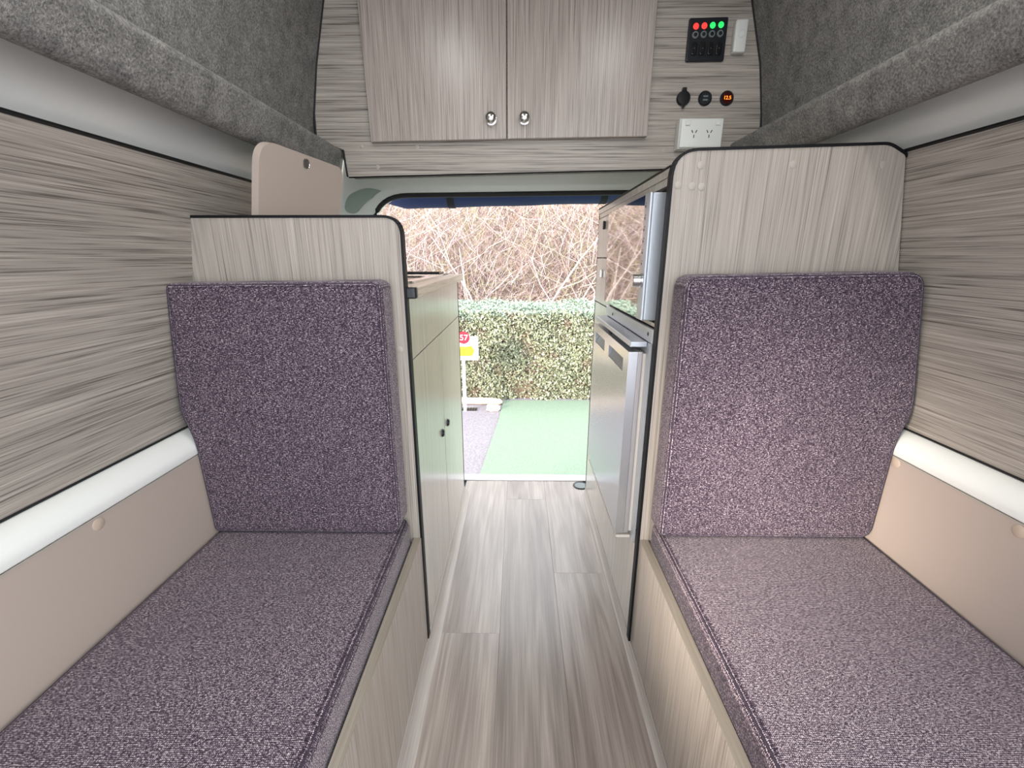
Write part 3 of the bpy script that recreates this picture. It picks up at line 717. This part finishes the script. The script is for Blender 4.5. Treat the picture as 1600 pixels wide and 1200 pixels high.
GP = thing('power_outlet', (.52, PY, 1.30), 'white double power outlet on its mounting block above the right partition', 'outlet')
obj('block', bx(.448, .570, PY - .032, PY - .0002, 1.297, 1.375, bev=.003), M['white_plastic'], GP)
obj('face_plate', bx(.4500, .5680, PY - .040, PY - .0325, 1.299, 1.373, bev=.004, seg=3), M['white_plastic'], GP, smooth=40)
for cx in (.488, .530):
    so_ = bmesh.new()
    for dx, dz, an in ((-.0055, .0045, -.5), (.0055, .0045, .5), (0, -.0075, 0)):
        q = bx(-.0012, .0012, PY - .0404, PY - .0399, -.004, .004)
        bmesh.ops.rotate(q, verts=q.verts, cent=(0, 0, 0), matrix=Matrix.Rotation(an, 3, 'Y'))
        bmesh.ops.translate(q, verts=q.verts, vec=(cx + dx, 0, 1.335 + dz))
        me = bpy.data.meshes.new('q'); q.to_mesh(me); q.free(); so_.from_mesh(me); bpy.data.meshes.remove(me)
    obj('socket_slots', so_, M['slot'], GP)
for cx in (.468, .551): obj('rocker', bx(cx - .007, cx + .007, PY - .0435, PY - .0402, 1.354, 1.367, bev=.0015), M['white_plastic'], GP)

# table-leg ring on the floor
FRG = thing('floor_ring', (.285, 1.80, .0), 'black and grey round floor plate by the rear sill', 'floor plate')
obj('ring', lathe(bmesh.new(), [(.034, .0005), (.034, .003), (.031, .0045), (.027, .003), (.027, .0005)], (.285, 1.80, 0), (0, 0, 1), 32), M['black_plastic'], FRG, smooth=40)
obj('disc', lathe(bmesh.new(), [(.0268, .0006), (.0268, .0025), (0, .0025)], (.285, 1.80, 0), (0, 0, 1), 32), M['grey_plastic'], FRG)

# ------------------------------------------------------------------ tailgate, blue roll
TG = thing('tailgate', (.04, 1.95, 1.95), 'white tailgate raised above the rear opening', 'tailgate')
tg = prism(bmesh.new(), [(1.93, 1.93), (3.0, 2.20), (2.99, 2.25), (1.93, 1.99)], 'X', -.66, .74)
obj('panel', tg, M['white_metal'], TG)
AW = thing('rolled_awning', (.13, 2.05, 1.30), 'navy blue rolled fabric awning strapped across the opening', 'awning')
rb = bmesh.new(); n = 26; pts = []; rs = []
for k in range(n + 1):
    t = k / n; x = -.615 + t * 1.55
    pts.append((x, 2.06, 1.282 + .0245 * (x + .3) + .0006 * math.sin(k * 1.1))); r = .070 + .0008 * math.sin(k * 1.3)
    if k == 0: r = .03
    if k == 1: r = .055
    rs.append(r)
tube(rb, pts, rs, 24); obj('roll', rb, M['blue_cloth'], AW, smooth=50)
for sx in (-.295, .362):
    zc = 1.282 + .0245 * (sx + .3)
    sb = bmesh.new()
    lathe(sb, [(.072, 0), (.0735, .001), (.0735, .029), (.072, .03)], (sx - .015, 2.06, zc), (1, 0, 0), 28)
    box(sb, sx - .015, sx + .015, 1.9005, 2.06, zc + .0715, zc + .0735)
    obj('strap', sb, M['strap'], AW)

# ------------------------------------------------------------------ outdoors
GZ = -.55
tag(obj('ground', bx(-14, 14, -10, 16, GZ - .1, GZ), M['gravel'], origin=(0, 3, GZ)), 'pale grey gravel ground outside the van', 'ground', kind='structure')
mat_pts = [(-.40, 1.2), (-.288, 2.88), (-.20, 4.0), (-.165, 4.68), (3.2, 4.72), (3.2, 1.2)]
tag(obj('turf_mat', prism(bmesh.new(), mat_pts, 'Z', GZ + .001, GZ + .014), M['turf'], origin=(1.2, 3, GZ)), 'green artificial turf mat on the ground behind the van', 'mat')

import numpy as np
rng = np.random.default_rng(3)
def leaf_mesh(name, P, Nn, size, mats, midx=None, parent=None):
    """P centres, Nn normals: one folded quad per leaf"""
    n = len(P)
    r = rng.normal(size=(n, 3)); Nn = Nn + .9 * rng.normal(size=(n, 3)) * .6
    Nn /= np.linalg.norm(Nn, axis=1)[:, None]
    u = np.cross(Nn, r); u /= np.linalg.norm(u, axis=1)[:, None]; v = np.cross(Nn, u)
    s = size * rng.uniform(.6, 1.3, size=(n, 1))
    V = np.stack([P - u * s, P + v * s * .5 + Nn * s * .15, P + u * s, P - v * s * .5 + Nn * s * .15], 1).reshape(-1, 3)
    Fc = np.arange(4 * n).reshape(-1, 4)
    me = bpy.data.meshes.new(name); me.from_pydata(V.tolist(), [], Fc.tolist())
    for m in mats: me.materials.append(m)
    if midx is not None: me.polygons.foreach_set('material_index', midx.astype(np.int32))
    me.update()
    o = bpy.data.objects.new(name, me); C.objects.link(o)
    if parent: o.parent = parent
    return o

HX0, HX1, HY0, HY1, HZ1 = -2.6, 3.4, 4.74, 5.55, .45
HD = thing('hedge', (.4, 5.1, GZ), 'clipped small-leaved green hedge with a sky sheen painted on its top, behind the turf', 'hedge')
core = bmesh.new(); bmesh.ops.create_grid(core, x_segments=2, y_segments=2, size=.01); core.free()
obj('woody_core', bx(HX0 + .06, HX1 - .06, HY0 + .07, HY1 - .05, GZ, HZ1 - .07), M['dirt'], HD)
def bump(x, z): return .03 * np.sin(x * 5.1 + 1) * np.cos(z * 6.3) + .025 * np.sin(x * 13 + z * 9)
n1 = 46000
x = rng.uniform(HX0, HX1, n1); near = rng.random(n1) < .45; x[near] = rng.uniform(-.75, 1.0, near.sum())
z = GZ + (HZ1 - GZ) * rng.random(n1)
# thin brown hollow low in the middle
hol = np.exp(-(((x - .10) / .20) ** 2 + ((z + .42) / .22) ** 2))
y = HY0 + bump(x, z) + np.abs(rng.normal(size=n1)) * .045 + hol * .07
keep = rng.random(n1) > hol * .75
P1 = np.stack([x, y, z], 1)[keep]; N1 = np.tile([0, -1., .25], (len(P1), 1))
n2 = 16000
x2 = rng.uniform(HX0, HX1, n2); near = rng.random(n2) < .4; x2[near] = rng.uniform(-.75, 1.0, near.sum()); y2 = rng.uniform(HY0, HY1, n2)
z2 = HZ1 + bump(x2, y2) * .8 + rng.normal(size=n2) * .02 - .06 * np.exp(-((y2 - HY0) / .05) ** 2)
P2 = np.stack([x2, y2, z2], 1); N2 = np.tile([0, -.2, 1.], (len(P2), 1))
P = np.concatenate([P1, P2]); NN = np.concatenate([N1, N2])
O = np.array([.4, 5.1, GZ])
mi = np.concatenate([np.zeros(len(P1)), np.ones(len(P2))]); mi[:len(P1)][(P1[:, 2] > HZ1 - .03) & (rng.random(len(P1)) < .6)] = 1
tag(leaf_mesh('leaves', P - O, NN, .017, [M['leaf'], M['leaf_sky_sheen']], mi, HD), kind='stuff')

# dry bank rising behind the hedge
def bank():
    bm = bmesh.new(); nx, ny = 60, 30
    V = [[bm.verts.new((-7 + 14 * i / nx, 6.6 + 4.5 * j / ny, -.3 + 4.2 * (j / ny) ** .75 + .18 * math.sin(i * .9 + j * .4) + .14 * math.sin(i * 2.3 - j * 1.7))) for i in range(nx + 1)] for j in range(ny + 1)]
    for j in range(ny):
        for i in range(nx): bm.faces.new([V[j][i], V[j][i + 1], V[j + 1][i + 1], V[j + 1][i]])
    B_ = [bm.verts.new((v.co.x, v.co.y, GZ - .05)) for v in V[0]]
    for i in range(nx): bm.faces.new([B_[i], B_[i + 1], V[0][i + 1], V[0][i]])
    return tag(obj('bank', bm, M['bank'], origin=(0, 7, GZ), smooth=60), 'dry straw-coloured bank rising behind the hedge', 'bank', kind='structure')
bank()

def branch(bm, p, d, length, r, depth, twl):
    pts = [p.copy()]; rs = [r]; q = p.copy(); dd = d.copy(); steps = 5
    for k in range(steps):
        dd = (dd + Vector((random.gauss(0, .16), random.gauss(0, .12), random.gauss(.03, .12)))).normalized()
        q = q + dd * length / steps; pts.append(q.copy()); rs.append(max(.0022, r * (1 - .75 * (k + 1) / steps)))
        if depth > 0 and k > 0:
            for _ in range(1 if depth > 1 else 2):
                a = random.choice((-1, 1)) * random.uniform(.4, 1.0)
                nd = Vector((dd.x * math.cos(a) - dd.z * math.sin(a), dd.y + random.gauss(0, .25), dd.x * math.sin(a) + dd.z * math.cos(a))).normalized()
                twl.append((q.copy(), nd, length * random.uniform(.4, .7), rs[-1] * .65, depth - 1))
    tube(bm, pts, rs, 5 if r > .008 else 3, caps=False)

shrub_lab = ['pale bare shrub leaning right over the middle of the hedge', 'bare shrub with a thick pale stem left of the hedge middle',
             'bare spreading shrub at the right end of the hedge view', 'thin bare shrub just right of the worktop end', 'bare shrub low behind the middle of the hedge',
             'bare shrub far left beyond the worktop', 'bare shrub hidden right beyond the tall cupboard', 'bare upright shrub behind the site sign']
for i, (sx, sy, lean, r0, hgt) in enumerate(((-.20, 5.85, .75, .026, 2.3), (-.55, 5.9, .05, .034, 1.9), (.75, 5.85, .45, .022, 1.9), (-.72, 5.95, .2, .014, 1.5), (.22, 5.85, .55, .020, 2.0), (-1.6, 6.2, .1, .022, 1.9), (1.9, 6.2, -.1, .024, 1.9), (-1.05, 6.05, -.15, .016, 1.7))):
    T = thing('bare_shrub', (sx, sy, GZ), shrub_lab[i], 'shrub', 'bare shrubs behind the hedge')
    bm = bmesh.new(); tw = []
    branch(bm, Vector((sx, sy, GZ)), Vector((lean, .02, 1)).normalized(), hgt, r0, 2, tw)
    branch(bm, Vector((sx + .06, sy + .05, GZ)), Vector((-lean * .7 + .1, .1, 1)).normalized(), hgt * .9, r0 * .7, 2, tw)
    obj('stem', bm, M['bark'], T, smooth=60)
    bm = bmesh.new(); cnt = 0
    while tw and cnt < 170:
        a = tw.pop(0); branch(bm, a[0], a[1], a[2], a[3], a[4], tw); cnt += 1
    tag(obj('twigs', bm, M['twig'], T), kind='stuff')

# tangle of thin twigs nobody could count
def tangle(n):
    V = []; Fc = []
    for _ in range(n):
        x = random.uniform(-3.2, 3.2); y = random.uniform(6.0, 7.2); z = GZ + random.uniform(.5, 2.9)
        L_ = random.uniform(.2, .75); a = random.uniform(.25, PI - .25); b = random.gauss(0, .3)
        d = Vector((math.cos(a), b, math.sin(a))).normalized(); r = random.uniform(.0018, .0045)
        s = d.cross(Vector((0, 1, 0))).normalized() * r; t = d.cross(s).normalized() * r
        p = Vector((x, y, z)); m_ = p + d * L_ * .5 + Vector((random.gauss(0, .03), 0, random.gauss(0, .03))); e = p + d * L_
        i0 = len(V)
        for q, k in ((p, 1), (m_, .8), (e, .4)):
            for c_, s_ in ((1, 0), (-.5, .87), (-.5, -.87)): V.append(tuple(q + (s * c_ + t * s_) * k))
        for g in (0, 3):
            for k in range(3): Fc.append((i0 + g + k, i0 + g + (k + 1) % 3, i0 + g + 3 + (k + 1) % 3, i0 + g + 3 + k))
    me = bpy.data.meshes.new('twig_thicket'); me.from_pydata(V, [], Fc); me.materials.append(M['twig'])
    o = bpy.data.objects.new('twig_thicket', me); C.objects.link(o)
    return tag(o, 'tangled thicket of dry pinkish twigs above the hedge', 'thicket', kind='stuff')
tangle(16000)

# site sign
SG = thing('site_sign', (-.56, 4.36, GZ), 'white campsite sign with a red number disc on a white post', 'sign')
obj('post', bx(-.577, -.546, 4.352, 4.372, GZ, .02, bev=.002), M['sign_white'], SG)
obj('board', bx(-.715, -.408, 4.340, 4.3515, .0, .243, bev=.002), M['sign_white'], SG)
obj('red_disc', lathe(bmesh.new(), [(.062, 0), (.062, .002), (0, .002)], (-.553, 4.3398, .232), (0, -1, 0), 32), M['sign_red'], SG)
obj('number', text_bm('57', .082, (-.550, 4.3368, .231), stretch=1.05), M['sign_white'], SG)
ya = rounded([(-.64, .045), (-.47, .045), (-.445, .10), (-.48, .155), (-.52, .14), (-.64, .145)], .012, 4)
obj('yellow_patch', prism(bmesh.new(), ya, 'Y', 4.337, 4.3398), M['sign_yellow'], SG)
lb = bmesh.new()
for z_, a, b in ((.118, -.62, -.50), (.104, -.62, -.485), (.090, -.62, -.50), (.066, -.62, -.47), (.056, -.62, -.48)): box(lb, a, b, 4.3364, 4.3369, z_ - .0025, z_ + .0025)
obj('small_print', lb, M['sign_orange'], SG)

# kerb, rock, drain
def lump(name, c, sx, sy, sz, mat, label, cat, seed, amp=.18, sub=2):
    bm = bmesh.new(); bmesh.ops.create_icosphere(bm, subdivisions=sub, radius=1); rr = random.Random(seed)
    for v in bm.verts:
        k = 1 + rr.uniform(-amp, amp); v.co = Vector((v.co.x * sx * k, v.co.y * sy * k, max(v.co.z, -.35) * sz * k))
    lo = min(v.co.z for v in bm.verts)
    bmesh.ops.translate(bm, verts=bm.verts, vec=(c[0], c[1], c[2] - lo))
    return tag(obj(name, bm, mat, origin=c, smooth=45), label, cat)
lump('rock', (-.27, 4.38, GZ + .001), .075, .06, .052, M['stone'], 'pale cream rock at the corner of the turf mat', 'rock', 5)
kb = tube(bmesh.new(), [(-1.6, 4.60, GZ + .03), (-.9, 4.60, GZ + .032), (-.30, 4.58, GZ + .032), (-.20, 4.565, GZ + .03), (-.175, 4.56, GZ + .028)], [.04, .042, .042, .036, .014], 12)
for v in kb.verts: v.co.z = max(v.co.z, GZ + .001)
tag(obj('kerb_edging', kb, M['stone'], origin=(-.7, 4.58, GZ), smooth=50), 'pale rounded kerb edging at the foot of the hedge', 'kerb')
dg_ = thing('drain_grate', (-.52, 4.40, GZ), 'small dark drain grate in the gravel by the sign post', 'drain')
obj('tray', bx(-.60, -.44, 4.36, 4.44, GZ + .001, GZ + .006), M['black_deep'], dg_)
for k in range(6): obj('bar', bx(-.595 + k * .028, -.587 + k * .028, 4.362, 4.438, GZ + .006, GZ + .010), M['rubber'], dg_)
